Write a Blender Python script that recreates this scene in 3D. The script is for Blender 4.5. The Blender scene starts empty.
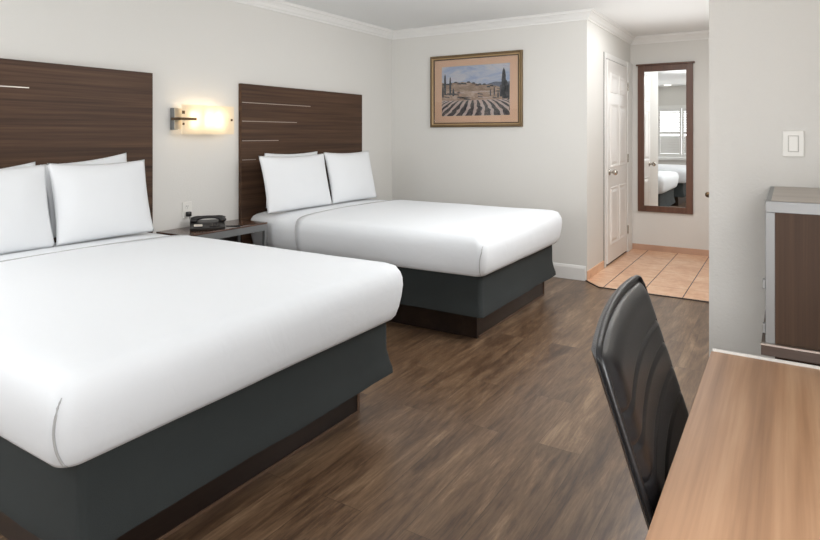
import bpy, bmesh, math, random
from math import sin, cos, pi, radians, atan2, hypot
from mathutils import Vector, Matrix, noise

S = bpy.context.scene
COL = S.collection

# ------------------------------------------------------------------ camera
cam_d = bpy.data.cameras.new('camera')
cam = bpy.data.objects.new('camera', cam_d)
COL.objects.link(cam)
cam.location = (0, 0, 1.30)
cam.rotation_euler = (pi / 2, 0, math.atan(377 / 601))
cam_d.sensor_width = 36
cam_d.lens = 601 / 820 * 36
cam_d.shift_y = -(270 - 135.5) / 820
cam_d.clip_start = 0.03
S.camera = cam

# ------------------------------------------------------------------ world, lights, exposure
W = bpy.data.worlds.new('daylight')
S.world = W
W.use_nodes = True
W.node_tree.nodes['Background'].inputs[0].default_value = (0.82, 0.9, 1.0, 1)
W.node_tree.nodes['Background'].inputs[1].default_value = 1.0

S.view_settings.view_transform = 'Standard'
S.view_settings.look = 'None'
S.view_settings.gamma = 1
S.view_settings.use_curve_mapping = False
S.view_settings.exposure = -0.05


def area(name, loc, aim, sx, sy, power, col=(1, 1, 1)):
    d = bpy.data.lights.new(name, 'AREA')
    d.shape = 'RECTANGLE'
    d.size, d.size_y, d.energy, d.color = sx, sy, power, col
    o = bpy.data.objects.new(name, d)
    COL.objects.link(o)
    o.location = loc
    o.rotation_euler = (Vector(aim) - Vector(loc)).to_track_quat('-Z', 'Y').to_euler()
    return o


CW_ = (0.985, 0.99, 1.0)
# daylight through the shuttered window behind the camera
area('window_daylight', (-2.0, -0.62, 1.5), (-2.0, 2.0, 1.0), 2.0, 1.3, 30, CW_)
# flash bounced off the ceiling beside the camera, plus added soft fills
# unseen soft fill added beside the camera to even out the shading
area('front_fill', (0.12, -0.1, 1.18), (-2.5, 1.2, 0.5), 0.9, 0.9, 34, CW_)
area('left_rear_fill', (-3.1, -0.15, 1.35), (-2.3, 3.2, 0.7), 0.9, 0.9, 24, CW_)  # added fill in the rear left corner, brightens the bed sides
area('desk_side_fill', (0.40, 0.9, 1.5), (-2.0, 1.7, 0.45), 0.6, 0.6, 4, CW_)  # added fill above the desk for the nearer bed's foot; no fixture
area('bounced_flash', (-1.2, 0.6, 1.75), (-1.2, 0.9, 2.42), 0.5, 0.5, 2, CW_)
area('deep_ceiling_fill', (-1.35, 3.0, 2.15), (-1.35, 3.0, 2.42), 0.7, 0.7, 4, CW_)  # added upward fill, brightens the far half of the room
area('overhead_fill', (-1.0, 2.9, 2.36), (-1.8, 3.4, 0), 0.8, 0.8, 15, CW_)  # overhead fill without a fixture, added to soften the room
# light of the washroom beyond the corridor
area('washroom_light', (-0.26, 3.9, 1.75), (-2.0, 4.3, 0.6), 1.2, 0.9, 57, CW_)
area('corridor_ceiling_lamp', (-0.8, 5.6, 2.40), (-0.8, 5.6, 0), 0.45, 0.45, 13, CW_)
area('corridor_up_fill', (-0.85, 5.6, 2.0), (-0.85, 5.6, 2.42), 1.0, 1.6, 3, CW_)  # unseen upward fill in mid-air, added to brighten the corridor ceiling


# ------------------------------------------------------------------ material helpers
def srgb(r, g, b):
    f = lambda c: (c / 255 / 12.92) if c / 255 <= 0.04045 else ((c / 255 + 0.055) / 1.055) ** 2.4
    return (f(r), f(g), f(b), 1)


class NT:
    def __init__(s, name):
        s.m = bpy.data.materials.new(name)
        s.m.use_nodes = True
        s.t = s.m.node_tree
        s.b = s.t.nodes['Principled BSDF']

    def n(s, kind, **kw):
        o = s.t.nodes.new(kind)
        for k, v in kw.items():
            if k.startswith('i_'):
                o.inputs[k[2:].replace('_', ' ')].default_value = v
            else:
                setattr(o, k, v)
        return o

    def l(s, a, b):
        s.t.links.new(a, b)

    def coords(s, scale=(1, 1, 1), rot=(0, 0, 0), loc=(0, 0, 0)):
        tc = s.n('ShaderNodeTexCoord')
        mp = s.n('ShaderNodeMapping')
        mp.inputs['Scale'].default_value = scale
        mp.inputs['Rotation'].default_value = rot
        mp.inputs['Location'].default_value = loc
        s.l(tc.outputs['Object'], mp.inputs['Vector'])
        return mp.outputs['Vector']

    def ramp(s, fac, stops):
        r = s.n('ShaderNodeValToRGB')
        e = r.color_ramp.elements
        while len(e) < len(stops):
            e.new(0.5)
        for i, (p, c) in enumerate(stops):
            e[i].position = p
            e[i].color = c
        s.l(fac, r.inputs['Fac'])
        return r.outputs['Color']

    def bump(s, h, strength, dist=0.01):
        bp = s.n('ShaderNodeBump')
        bp.inputs['Strength'].default_value = strength
        bp.inputs['Distance'].default_value = dist
        s.l(h, bp.inputs['Height'])
        s.l(bp.outputs['Normal'], s.b.inputs['Normal'])


def plain(name, c, rough=0.5, metal=0.0, bump=0, bscale=200, vary=0.0, spec=None):
    t = NT(name)
    t.b.inputs['Base Color'].default_value = c
    t.b.inputs['Roughness'].default_value = rough
    t.b.inputs['Metallic'].default_value = metal
    if spec is not None:
        t.b.inputs['Specular IOR Level'].default_value = spec
    v = t.coords()
    if vary:
        nz = t.n('ShaderNodeTexNoise', i_Scale=3.0, i_Detail=4.0)
        t.l(v, nz.inputs['Vector'])
        lo = tuple(x * (1 - vary) for x in c[:3]) + (1,)
        hi = tuple(min(1, x * (1 + vary)) for x in c[:3]) + (1,)
        t.l(t.ramp(nz.outputs['Fac'], [(0.3, lo), (0.7, hi)]), t.b.inputs['Base Color'])
    if bump:
        nz = t.n('ShaderNodeTexNoise', i_Scale=float(bscale), i_Detail=3.0)
        t.l(v, nz.inputs['Vector'])
        t.bump(nz.outputs['Fac'], bump, 0.004)
    return t.m


def wood(name, dark, mid, light, axis, rough=0.35, fine=1.0, coarse=1.0, contrast=(0.3, 0.5, 0.72)):
    """laminate with grain along one axis (0, 1 or 2)"""
    t = NT(name)
    sc = [26.0 * fine] * 3
    sc[axis] = 0.9
    v = t.coords(tuple(sc))
    a = t.n('ShaderNodeTexNoise', i_Scale=1.0, i_Detail=6.0, i_Roughness=0.6, i_Distortion=0.25)
    t.l(v, a.inputs['Vector'])
    sc2 = [110.0 * fine] * 3
    sc2[axis] = 2.2
    v2 = t.coords(tuple(sc2))
    b = t.n('ShaderNodeTexNoise', i_Scale=1.0, i_Detail=3.0)
    t.l(v2, b.inputs['Vector'])
    sc3 = [7.0 * coarse] * 3
    sc3[axis] = 0.35
    v3 = t.coords(tuple(sc3))
    c = t.n('ShaderNodeTexNoise', i_Scale=1.0, i_Detail=2.0)
    t.l(v3, c.inputs['Vector'])
    m1 = t.n('ShaderNodeMix', data_type='FLOAT')
    m1.inputs[0].default_value = 0.3
    t.l(a.outputs['Fac'], m1.inputs[2])
    t.l(b.outputs['Fac'], m1.inputs[3])
    m2 = t.n('ShaderNodeMix', data_type='FLOAT')
    m2.inputs[0].default_value = 0.4
    t.l(m1.outputs[0], m2.inputs[2])
    t.l(c.outputs['Fac'], m2.inputs[3])
    col = t.ramp(m2.outputs[0], [(contrast[0], dark), (contrast[1], mid), (contrast[2], light)])
    t.l(col, t.b.inputs['Base Color'])
    t.b.inputs['Roughness'].default_value = rough
    t.bump(m1.outputs[0], 0.05, 0.002)
    return t.m


def floor_wood():
    t = NT('vinyl_plank')
    v = t.coords(rot=(0, 0, pi / 2))          # texture x runs along world y
    br = t.n('ShaderNodeTexBrick', offset=0.37, offset_frequency=2)
    br.inputs['Color1'].default_value = (0.0, 0.0, 0.0, 1)
    br.inputs['Color2'].default_value = (1, 1, 1, 1)
    br.inputs['Mortar'].default_value = (0.5, 0.5, 0.5, 1)
    br.inputs['Scale'].default_value = 1
    br.inputs['Mortar Size'].default_value = 0.0008
    br.inputs['Mortar Smooth'].default_value = 0.2
    br.inputs['Brick Width'].default_value = 1.22
    br.inputs['Row Height'].default_value = 0.178
    t.l(v, br.inputs['Vector'])
    # shift the grain from plank to plank
    vm = t.n('ShaderNodeVectorMath', operation='MULTIPLY_ADD')
    cb = t.n('ShaderNodeCombineXYZ')
    t.l(br.outputs['Color'], cb.inputs[0])
    t.l(br.outputs['Color'], cb.inputs[1])
    tc = t.n('ShaderNodeTexCoord')
    t.l(cb.outputs[0], vm.inputs[0])
    vm.inputs[1].default_value = (3.1, 7.7, 0)
    t.l(tc.outputs['Object'], vm.inputs[2])
    outs = []
    for sx, sy, det, dist in ((26, 2.2, 8.0, 0.9), (7, 1.3, 6.0, 1.4), (120, 9.0, 4.0, 0.3)):
        mp = t.n('ShaderNodeMapping')
        mp.inputs['Scale'].default_value = (sx, sy, 1)
        t.l(vm.outputs[0], mp.inputs['Vector'])
        nz = t.n('ShaderNodeTexNoise', i_Scale=1.0, i_Detail=det, i_Roughness=0.68, i_Distortion=dist)
        t.l(mp.outputs[0], nz.inputs['Vector'])
        outs.append(nz.outputs['Fac'])
    m1 = t.n('ShaderNodeMix', data_type='FLOAT')
    m1.inputs[0].default_value = 0.55
    t.l(outs[0], m1.inputs[2]); t.l(outs[1], m1.inputs[3])
    m2 = t.n('ShaderNodeMix', data_type='FLOAT')
    m2.inputs[0].default_value = 0.22
    t.l(m1.outputs[0], m2.inputs[2]); t.l(outs[2], m2.inputs[3])
    m3 = t.n('ShaderNodeMix', data_type='FLOAT')
    m3.inputs[0].default_value = 0.05
    t.l(m2.outputs[0], m3.inputs[2]); t.l(br.outputs['Color'], m3.inputs[3])
    col = t.ramp(m3.outputs[0], [(0.34, srgb(44, 30, 22)), (0.45, srgb(86, 65, 48)), (0.54, srgb(116, 92, 70)), (0.67, srgb(162, 136, 108))])
    mx = t.n('ShaderNodeMix', data_type='RGBA', blend_type='MIX')
    t.l(br.outputs['Fac'], mx.inputs[0])
    t.l(col, mx.inputs[6])
    mx.inputs[7].default_value = srgb(52, 38, 29)
    t.l(mx.outputs[2], t.b.inputs['Base Color'])
    t.b.inputs['Roughness'].default_value = 0.30
    t.b.inputs['Specular IOR Level'].default_value = 0.6
    t.bump(m2.outputs[0], 0.12, 0.003)
    return t.m


def tile_mat(name, grout=True):
    t = NT(name)
    v = t.coords(loc=(1.325 + 0.31 * 4, -5.2 + 0.31 * 8 * 0, 0))
    nz = t.n('ShaderNodeTexNoise', i_Scale=14.0, i_Detail=6.0, i_Roughness=0.65)
    t.l(v, nz.inputs['Vector'])
    n2 = t.n('ShaderNodeTexNoise', i_Scale=2.2, i_Detail=2.0)
    t.l(v, n2.inputs['Vector'])
    m = t.n('ShaderNodeMix', data_type='FLOAT')
    m.inputs[0].default_value = 0.5
    t.l(nz.outputs['Fac'], m.inputs[2]); t.l(n2.outputs['Fac'], m.inputs[3])
    col = t.ramp(m.outputs[0], [(0.3, srgb(206, 158, 126)), (0.5, srgb(228, 184, 150)), (0.7, srgb(242, 206, 174))])
    if grout:
        br = t.n('ShaderNodeTexBrick', offset=0.0, offset_frequency=1)
        br.inputs['Scale'].default_value = 1
        br.inputs['Mortar Size'].default_value = 0.0045
        br.inputs['Mortar Smooth'].default_value = 0.1
        br.inputs['Brick Width'].default_value = 0.31
        br.inputs['Row Height'].default_value = 40.0
        t.l(v, br.inputs['Vector'])
        b2 = t.n('ShaderNodeTexBrick', offset=0.0, offset_frequency=1)
        b2.inputs['Scale'].default_value = 1
        b2.inputs['Mortar Size'].default_value = 0.0035
        b2.inputs['Brick Width'].default_value = 40.0
        b2.inputs['Row Height'].default_value = 0.31
        t.l(v, b2.inputs['Vector'])
        mx0 = t.n('ShaderNodeMix', data_type='RGBA')
        t.l(b2.outputs['Fac'], mx0.inputs[0]); t.l(col, mx0.inputs[6])
        mx0.inputs[7].default_value = srgb(190, 150, 122)
        mx = t.n('ShaderNodeMix', data_type='RGBA')
        t.l(br.outputs['Fac'], mx.inputs[0]); t.l(mx0.outputs[2], mx.inputs[6])
        mx.inputs[7].default_value = srgb(112, 86, 70)
        col = mx.outputs[2]
    t.l(col, t.b.inputs['Base Color'])
    t.b.inputs['Roughness'].default_value = 0.22 if grout else 0.4
    return t.m


def pane_mat(name):
    t = NT(name)
    tr = t.n('ShaderNodeBsdfTransparent')
    gl = t.n('ShaderNodeBsdfGlossy')
    gl.inputs['Roughness'].default_value = 0.02
    fr = t.n('ShaderNodeFresnel')
    fr.inputs['IOR'].default_value = 1.45
    mx = t.n('ShaderNodeMixShader')
    t.l(fr.outputs[0], mx.inputs[0]); t.l(tr.outputs[0], mx.inputs[1]); t.l(gl.outputs[0], mx.inputs[2])
    t.l(mx.outputs[0], t.t.nodes['Material Output'].inputs['Surface'])
    return t.m


def frosted_mat(name):
    t = NT(name)
    tl = t.n('ShaderNodeBsdfTranslucent'); tl.inputs['Color'].default_value = (1, 0.93, 0.8, 1)
    df = t.n('ShaderNodeBsdfDiffuse'); df.inputs['Color'].default_value = srgb(250, 240, 222)
    tr = t.n('ShaderNodeBsdfTransparent'); tr.inputs['Color'].default_value = (1, 0.96, 0.88, 1)
    v = t.coords()
    vo = t.n('ShaderNodeTexVoronoi', i_Scale=90.0)
    t.l(v, vo.inputs['Vector'])
    bp = t.n('ShaderNodeBump'); bp.inputs['Strength'].default_value = 0.4
    t.l(vo.outputs['Distance'], bp.inputs['Height'])
    t.l(bp.outputs[0], tl.inputs['Normal']); t.l(bp.outputs[0], df.inputs['Normal'])
    a = t.n('ShaderNodeMixShader'); a.inputs[0].default_value = 0.45
    t.l(tl.outputs[0], a.inputs[1]); t.l(df.outputs[0], a.inputs[2])
    b = t.n('ShaderNodeMixShader'); b.inputs[0].default_value = 0.2
    t.l(a.outputs[0], b.inputs[1]); t.l(tr.outputs[0], b.inputs[2])
    t.l(b.outputs[0], t.t.nodes['Material Output'].inputs['Surface'])
    return t.m


def glow_mat(name, c, s):
    t = NT(name)
    e = t.n('ShaderNodeEmission')
    e.inputs[0].default_value = c
    e.inputs[1].default_value = s
    t.l(e.outputs[0], t.t.nodes['Material Output'].inputs['Surface'])
    return t.m


def linen_mat(name, c):
    t = NT(name)
    t.b.inputs['Base Color'].default_value = c
    t.b.inputs['Roughness'].default_value = 0.85
    t.b.inputs['Specular IOR Level'].default_value = 0.2
    t.b.inputs['Sheen Weight'].default_value = 0.15
    v = t.coords((1, 1, 1))
    a = t.n('ShaderNodeTexNoise', i_Scale=5.0, i_Detail=5.0, i_Distortion=0.8)
    t.l(v, a.inputs['Vector'])
    t.bump(a.outputs['Fac'], 0.16, 0.02)
    return t.m


WALL = plain('wall_paint', srgb(219, 217, 212), 0.72, bump=0.25, bscale=110)
WHITEWALL = WALL
CEIL = plain('ceiling_paint', srgb(236, 237, 236), 0.8, bump=0.2, bscale=90)
TRIM = plain('white_trim_paint', srgb(232, 231, 228), 0.35, vary=0.02)
DOORP = plain('door_paint', srgb(234, 231, 227), 0.35, vary=0.02)
FLOOR = floor_wood()
TILE = tile_mat('beige_floor_tile')
TILEBASE = tile_mat('beige_base_tile', False)
GRANITE = plain('granite_base', srgb(196, 158, 134), 0.4, vary=0.15)
THRESH = plain('threshold_metal', srgb(60, 48, 40), 0.35, 0.3, vary=0.1)
HEADW = wood('headboard_laminate', srgb(46, 31, 22), srgb(74, 53, 39), srgb(98, 73, 55), 1, 0.5, fine=1.6, coarse=3.5, contrast=(0.34, 0.5, 0.66))
NIGHTW = wood('nightstand_laminate', srgb(62, 44, 35), srgb(90, 66, 54), srgb(116, 90, 74), 1, 0.16)
DESKW = wood('desk_laminate', srgb(132, 96, 68), srgb(174, 134, 101), srgb(200, 162, 128), 1, 0.42, fine=1.0, coarse=2.2, contrast=(0.33, 0.5, 0.66))
CABW = wood('cabinet_laminate', srgb(46, 32, 23), srgb(68, 50, 37), srgb(88, 67, 52), 2, 0.55, fine=1.6)
LEDGEW = wood('ledge_laminate', srgb(50, 38, 32), srgb(76, 60, 51), srgb(98, 80, 69), 0, 0.45)
CABTOP = wood('cabinet_top_sheen_laminate', srgb(132, 120, 108), srgb(156, 144, 132), srgb(174, 163, 152), 0, 0.3)  # paler than the panels: gloss reflection put into the colour
BASEW = wood('bed_base_wood', srgb(24, 17, 14), srgb(40, 29, 24), srgb(58, 44, 36), 1, 0.3)
BASEEDGE = plain('bed_base_edge', srgb(104, 80, 64), 0.4, vary=0.1)
GREYMETAL = plain('brushed_grey_metal', srgb(130, 131, 131), 0.45, 0.5, vary=0.04)
STRIPM = plain('inlay_metal', srgb(176, 168, 160), 0.32, 0.85, vary=0.05)
CHROME = plain('satin_nickel', srgb(190, 184, 176), 0.22, 1.0, vary=0.05)
BRONZE = plain('dark_bronze', srgb(96, 76, 54), 0.35, 0.8, vary=0.08)
SHEET = linen_mat('white_sheet', srgb(227, 230, 233))
PILLOWC = linen_mat('white_pillowcase', srgb(227, 229, 231))
FOLDSHADE = plain('sheet_fold_shade', srgb(180, 180, 180), 0.9, vary=0.03)  # sheet white greyed to draw the shading along folds
SKIRT = plain('charcoal_skirt_fabric', srgb(41, 46, 46), 0.85, bump=0.3, bscale=500, vary=0.08)
LEATHER = plain('black_leather', srgb(24, 24, 26), 0.3, bump=0.12, bscale=260, vary=0.05)
BLACKPL = plain('black_plastic', srgb(26, 26, 27), 0.35, vary=0.05)
PHONEM = plain('phone_plastic', srgb(34, 32, 32), 0.3, vary=0.05)
WHITEPL = plain('white_plastic', srgb(228, 226, 220), 0.35, vary=0.02)
SLOT = plain('dark_slot', srgb(60, 56, 52), 0.6, vary=0.05)
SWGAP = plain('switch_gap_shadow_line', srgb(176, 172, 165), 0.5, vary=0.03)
PAPER = plain('paper_strip', srgb(214, 208, 198), 0.6, vary=0.03)
MIRRORW = wood('mirror_frame_wood', srgb(68, 43, 32), srgb(94, 62, 46), srgb(112, 78, 60), 2, 0.35)
MIRRORG = plain('mirror_silver', (0.9, 0.91, 0.9, 1), 0.0, 1.0)
PICOUT = plain('picture_frame_bronze', srgb(112, 92, 64), 0.4, 0.35, vary=0.12)
PICLINE = plain('picture_frame_dark_line', srgb(62, 46, 34), 0.4, vary=0.1)
PICIN = plain('picture_frame_gold', srgb(170, 142, 104), 0.4, 0.3, vary=0.08)
MATB = plain('salmon_mat_board', srgb(240, 202, 172), 0.8, vary=0.03)
PANE = pane_mat('thin_glass')
FROST = frosted_mat('textured_lamp_glass')
BULB = glow_mat('lamp_bulb', (1.0, 0.80, 0.55, 1), 14)
DOWNL = glow_mat('downlight_lens', (1.0, 0.96, 0.9, 1), 9)

for m_ in (HEADW, CABW):
    m_.node_tree.nodes['Principled BSDF'].inputs['Specular IOR Level'].default_value = 0.25


# ------------------------------------------------------------------ mesh helpers
class MB:
    def __init__(s):
        s.bm = bmesh.new()

    def box(s, x0, x1, y0, y1, z0, z1, bev=0.0, seg=2, mi=0):
        b = bmesh.new()
        r = bmesh.ops.create_cube(b, size=1)
        for v in b.verts:
            v.co = Vector(((x0 + x1) / 2 + v.co.x * (x1 - x0), (y0 + y1) / 2 + v.co.y * (y1 - y0), (z0 + z1) / 2 + v.co.z * (z1 - z0)))
        if bev:
            bmesh.ops.bevel(b, geom=b.edges[:], offset=bev, segments=seg, affect='EDGES', profile=0.5)
        return s.merge(b, mi)

    def merge(s, b, mi=0, mat=None):
        if mat is not None:
            bmesh.ops.transform(b, matrix=mat, verts=b.verts[:])
        for f in b.faces:
            f.material_index = mi
        me = bpy.data.meshes.new('tmp')
        b.to_mesh(me)
        b.free()
        s.bm.from_mesh(me)
        bpy.data.meshes.remove(me)
        return s

    def cyl(s, p0, p1, r0, r1=None, n=24, mi=0, bev=0):
        p0, p1 = Vector(p0), Vector(p1)
        d = p1 - p0
        b = bmesh.new()
        bmesh.ops.create_cone(b, cap_ends=True, segments=n, radius1=r0, radius2=r0 if r1 is None else r1, depth=d.length)
        if bev:
            es = [e for e in b.edges if len(e.link_faces) == 2 and any(len(f.verts) > 4 for f in e.link_faces)]
            bmesh.ops.bevel(b, geom=es, offset=bev, segments=2, affect='EDGES', profile=0.5)
        m = Matrix.Translation((p0 + p1) / 2) @ d.to_track_quat('Z', 'Y').to_matrix().to_4x4()
        return s.merge(b, mi, m)

    def sph(s, c, r, sc=(1, 1, 1), mi=0):
        b = bmesh.new()
        bmesh.ops.create_uvsphere(b, u_segments=20, v_segments=12, radius=r)
        return s.merge(b, mi, Matrix.Translation(c) @ Matrix.Diagonal((*sc, 1)))

    def rings(s, loops, close=True, cap0=True, cap1=True, mi=0):
        """loops: equal-length lists of points"""
        bm = s.bm
        vv = [[bm.verts.new(p) for p in L] for L in loops]
        n = len(loops[0])
        for a, b in zip(vv, vv[1:]):
            for i in range(n if close else n - 1):
                j = (i + 1) % n
                f = bm.faces.new((a[i], a[j], b[j], b[i]))
                f.material_index = mi
        if cap0:
            bm.faces.new(list(reversed(vv[0]))).material_index = mi
        if cap1:
            bm.faces.new(vv[-1]).material_index = mi
        return s

    def tube(s, pts, r, n=10, mi=0):
        pts = [Vector(p) for p in pts]
        loops = []
        up = Vector((0.13, 0.2, 0.97)).normalized()
        for i, p in enumerate(pts):
            t = (pts[min(i + 1, len(pts) - 1)] - pts[max(i - 1, 0)]).normalized()
            a = t.cross(up)
            if a.length < 0.05:
                a = t.cross(Vector((1, 0, 0)))
            a.normalize()
            b = t.cross(a)
            rr = r[i] if isinstance(r, (list, tuple)) else r
            loops.append([p + a * rr * cos(2 * pi * k / n) + b * rr * sin(2 * pi * k / n) for k in range(n)])
        return s.rings(loops, mi=mi)

    def prism(s, prof, p0, p1, out, mi=0):
        """profile (distance along 'out', height) swept from p0 to p1"""
        p0, p1, out = Vector(p0), Vector(p1), Vector(out)
        L = [[p + out * a + Vector((0, 0, b)) for a, b in prof] for p in (p0, p1)]
        return s.rings(L, mi=mi)

    def poly(s, pts, z, mi=0):
        pass

    def build(s, name, mats, parent=None, smooth=False, loc=None):
        bmesh.ops.recalc_face_normals(s.bm, faces=s.bm.faces[:])
        me = bpy.data.meshes.new(name)
        s.bm.to_mesh(me)
        s.bm.free()
        for m in (mats if isinstance(mats, (list, tuple)) else [mats]):
            me.materials.append(m)
        if smooth:
            for p in me.polygons:
                p.use_smooth = True
            if smooth != 'all':
                try:
                    me.set_sharp_from_angle(angle=radians(38))
                except Exception:
                    pass
        o = bpy.data.objects.new(name, me)
        COL.objects.link(o)
        if parent:
            o.parent = parent
        if loc:
            o.location = loc
        return o


def tag(o, label, cat, group=None):
    o['label'] = label
    o['category'] = cat
    if group:
        o['group'] = group
    return o


def thing(name, label, cat, loc=(0, 0, 0), group=None):
    o = bpy.data.objects.new(name, None)
    COL.objects.link(o)
    o.location = loc
    o.empty_display_size = 0.1
    return tag(o, label, cat, group)


def struct(o):
    o['kind'] = 'structure'
    return o


def sbox(name, x0, x1, y0, y1, z0, z1, m):
    return struct(MB().box(x0, x1, y0, y1, z0, z1).build(name, m))


# ------------------------------------------------------------------ room measures (metres)
XL, XR = -3.615, 0.47        # headboard wall, desk wall
YR, YB, YF = -0.35, 5.397, 7.161   # window wall behind the camera, picture wall, mirror wall
XC = -1.516                  # wall with the closet door
XP, YP = -0.2225, 2.25       # partition beside the desk
H = 2.42

# ------------------------------------------------------------------ shell
sbox('floor', XL - 0.1, XR + 0.1, YR - 0.1, YF + 0.1, -0.1, 0.0, FLOOR)
sbox('ceiling', XL - 0.1, XR + 0.1, YR - 0.1, YF + 0.1, H, H + 0.1, CEIL)
sbox('wall_left', XL - 0.1, XL, YR - 0.1, YB, 0, H, WALL)
sbox('wall_back', XL - 0.1, XC, YB, YF + 0.1, 0, H, WALL)      # block behind the picture wall and closet wall
sbox('wall_far', XC, XR + 0.1, YF, YF + 0.1, 0, H, WALL)
sbox('wall_right', XR, XR + 0.1, YR - 0.1, YP, 0, H, WALL)
sbox('wall_partition', XP, XR + 0.1, YP, YF, 0, H, WALL)
# wall behind the camera with the window opening
WX0, WX1, WZ0, WZ1 = -3.0, -1.0, 0.80, 1.92
m = MB()
m.box(XL - 0.1, WX0, YR - 0.1, YR, 0, H)
m.box(WX1, XR + 0.1, YR - 0.1, YR, 0, H)
m.box(WX0, WX1, YR - 0.1, YR, 0, WZ0)
m.box(WX0, WX1, YR - 0.1, YR, WZ1, H)
struct(m.build('wall_rear', WALL))

# tiled floor of the corridor end
m = MB()
out = [(XC, 5.385), (-1.36, 5.21), (XP, 5.2), (XP, YF), (XC, YF)]
m.rings([[(x, y, 0.0005) for x, y in out], [(x, y, 0.007) for x, y in out]])
struct(m.build('floor_tiled', TILE))
m = MB()
for a, b in (((XC, 5.385), (-1.36, 5.21)), ((-1.36, 5.21), (XP, 5.2))):
    d = Vector((b[0] - a[0], b[1] - a[1], 0)).normalized()
    nrm = Vector((d.y, -d.x, 0))
    m.prism([(0, 0.0005), (0.012, 0.0005), (0.010, 0.009), (0.0, 0.009)], (a[0], a[1], 0), (b[0], b[1], 0), nrm)
struct(m.build('trim_1', THRESH))

# crown moulding
CROWN = [(0, -0.085), (0.010, -0.085), (0.012, -0.072), (0.022, -0.062), (0.030, -0.045), (0.046, -0.026), (0.058, -0.020), (0.060, -0.008), (0.068, -0.006), (0.068, 0), (0, 0)]


def crown(name, a, b, o):
    struct(MB().prism(CROWN, (*a, H - 0.0005), (*b, H - 0.0005), (*o, 0)).build(name, TRIM))


crown('trim_2', (XL + 0.0005, YR), (XL + 0.0005, YB - 0.0005), (1, 0))
m = MB()
P = [(XL, YB, 0, -1), (XC, YB, 1, -1), (XC, YF, 1, -1), (XP, YF, 0, -1)]
loops = []
for x, y, ox, oy in P:
    loops.append([(x + ox * a, y + oy * a, H - 0.0005 + b) for a, b in CROWN])
m.rings(loops)
struct(m.build('trim_3', TRIM))

# baseboards
BB = [(0, 0), (0.014, 0), (0.014, 0.105), (0.010, 0.118), (0.006, 0.128), (0, 0.130)]
struct(MB().prism(BB, (XL, YB, 0), (XC - 0.012, YB, 0), (0, -1, 0)).build('baseboard_back', TRIM))
struct(MB().prism(BB, (XL, YR, 0), (XL, YB, 0), (1, 0, 0)).build('baseboard_left', TRIM))
struct(MB().prism(BB, (XP, YP, 0), (XR, YP, 0), (0, -1, 0)).build('baseboard_partition', TRIM))
TB = [(0, 0.007), (0.009, 0.007), (0.009, 0.080), (0.006, 0.085), (0, 0.085)]
struct(MB().prism(TB, (XC, YB - 0.004, 0), (XC, 5.955, 0), (1, 0, 0)).build('baseboard_closet', TILEBASE))
TB2 = [(0, 0.007), (0.009, 0.007), (0.009, 0.068), (0.006, 0.072), (0, 0.072)]
struct(MB().prism(TB2, (XC, YF, 0), (XP, YF, 0), (0, -1, 0)).build('baseboard_far', GRANITE))

# ------------------------------------------------------------------ closet door
D0, D1 = 6.06, 6.925          # door leaf along y
DT = 2.055
door = struct(MB().box(XC + 0.002, XC + 0.016, D0, D1, 0.028, DT, 0.002).build('door_1', DOORP))
m = MB()
m.box(XC, XC + 0.006, 5.985, D0 - 0.006, 0.007, 2.118, 0.001)
m.box(XC, XC + 0.022, D1 + 0.004, 7.155, 0.007, 2.118, 0.004)
m.box(XC, XC + 0.010, D0 - 0.006, D1 + 0.004, DT + 0.008, 2.118, 0.001)
m.build('door_casing', TRIM, door)
m = MB()
m.box(XC, XC + 0.0015, D0 - 0.006, D1 + 0.004, 0.007, DT + 0.008)
m.box(XC, XC + 0.004, 5.972, 5.985, 0.007, 2.118)
m.build('door_gap', SLOT, door)
for (za, zb) in ((0.20, 0.78), (0.98, 1.62), (1.73, 1.93)):
    for (ya, yb) in ((D0 + 0.11, D0 + 0.40), (D0 + 0.475, D0 + 0.765)):
        m = MB()
        fx = XC + 0.016
        fr = 0.03
        def lp(i, x):
            return [(x, ya + i, za + i), (x, yb - i, za + i), (x, yb - i, zb - i), (x, ya + i, zb - i)]
        m.rings([lp(0, fx - 0.0005), lp(0.006, fx + 0.007), lp(0.016, fx + 0.004), lp(0.030, fx + 0.002), lp(0.055, fx + 0.008), lp(0.06, fx + 0.008)], cap0=False)
        m.build('door_panel', DOORP, door)
m = MB()
kx, ky, kz = XC + 0.016, 6.125, 0.935
m.cyl((kx, ky, kz), (kx + 0.008, ky, kz), 0.033, n=28, bev=0.002)
m.cyl((kx + 0.008, ky, kz), (kx + 0.04, ky, kz), 0.012)
m.sph((kx + 0.058, ky, kz), 0.029, (0.85, 1, 1))
m.build('door_knob', CHROME, door, smooth=True)
for z in (0.26, 1.05, 1.84):
    m = MB()
    m.cyl((XC + 0.024, D1 + 0.002, z - 0.045), (XC + 0.024, D1 + 0.002, z + 0.045), 0.007, n=12)
    m.build('door_hinge', CHROME, door, smooth=True)

# washroom door standing ajar on the corridor's right side
HX, HY, LX, LY = -0.240, 4.66, -0.352, 3.88
d = Vector((LX - HX, LY - HY, 0)); w = d.length; d.normalize()
door2 = struct(MB().box(0, w, -0.018, 0.018, 0.012, 2.05, 0.003).build('door_2', DOORP))
door2.location = (HX, HY, 0)
door2.rotation_euler = (0, 0, atan2(d.y, d.x))
m = MB()
for sgn in (-1, 1):
    m.cyl((w - 0.06, sgn * 0.018, 0.95), (w - 0.06, sgn * 0.045, 0.95), 0.009)
    m.sph((w - 0.06, sgn * 0.052, 0.95), 0.017)
m.build('door_knob', BRONZE, door2, smooth=True)
m = MB()
m.box(w, w + 0.002, -0.012, 0.012, 0.90, 1.0)
m.build('latch_plate', BRONZE, door2)

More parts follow.
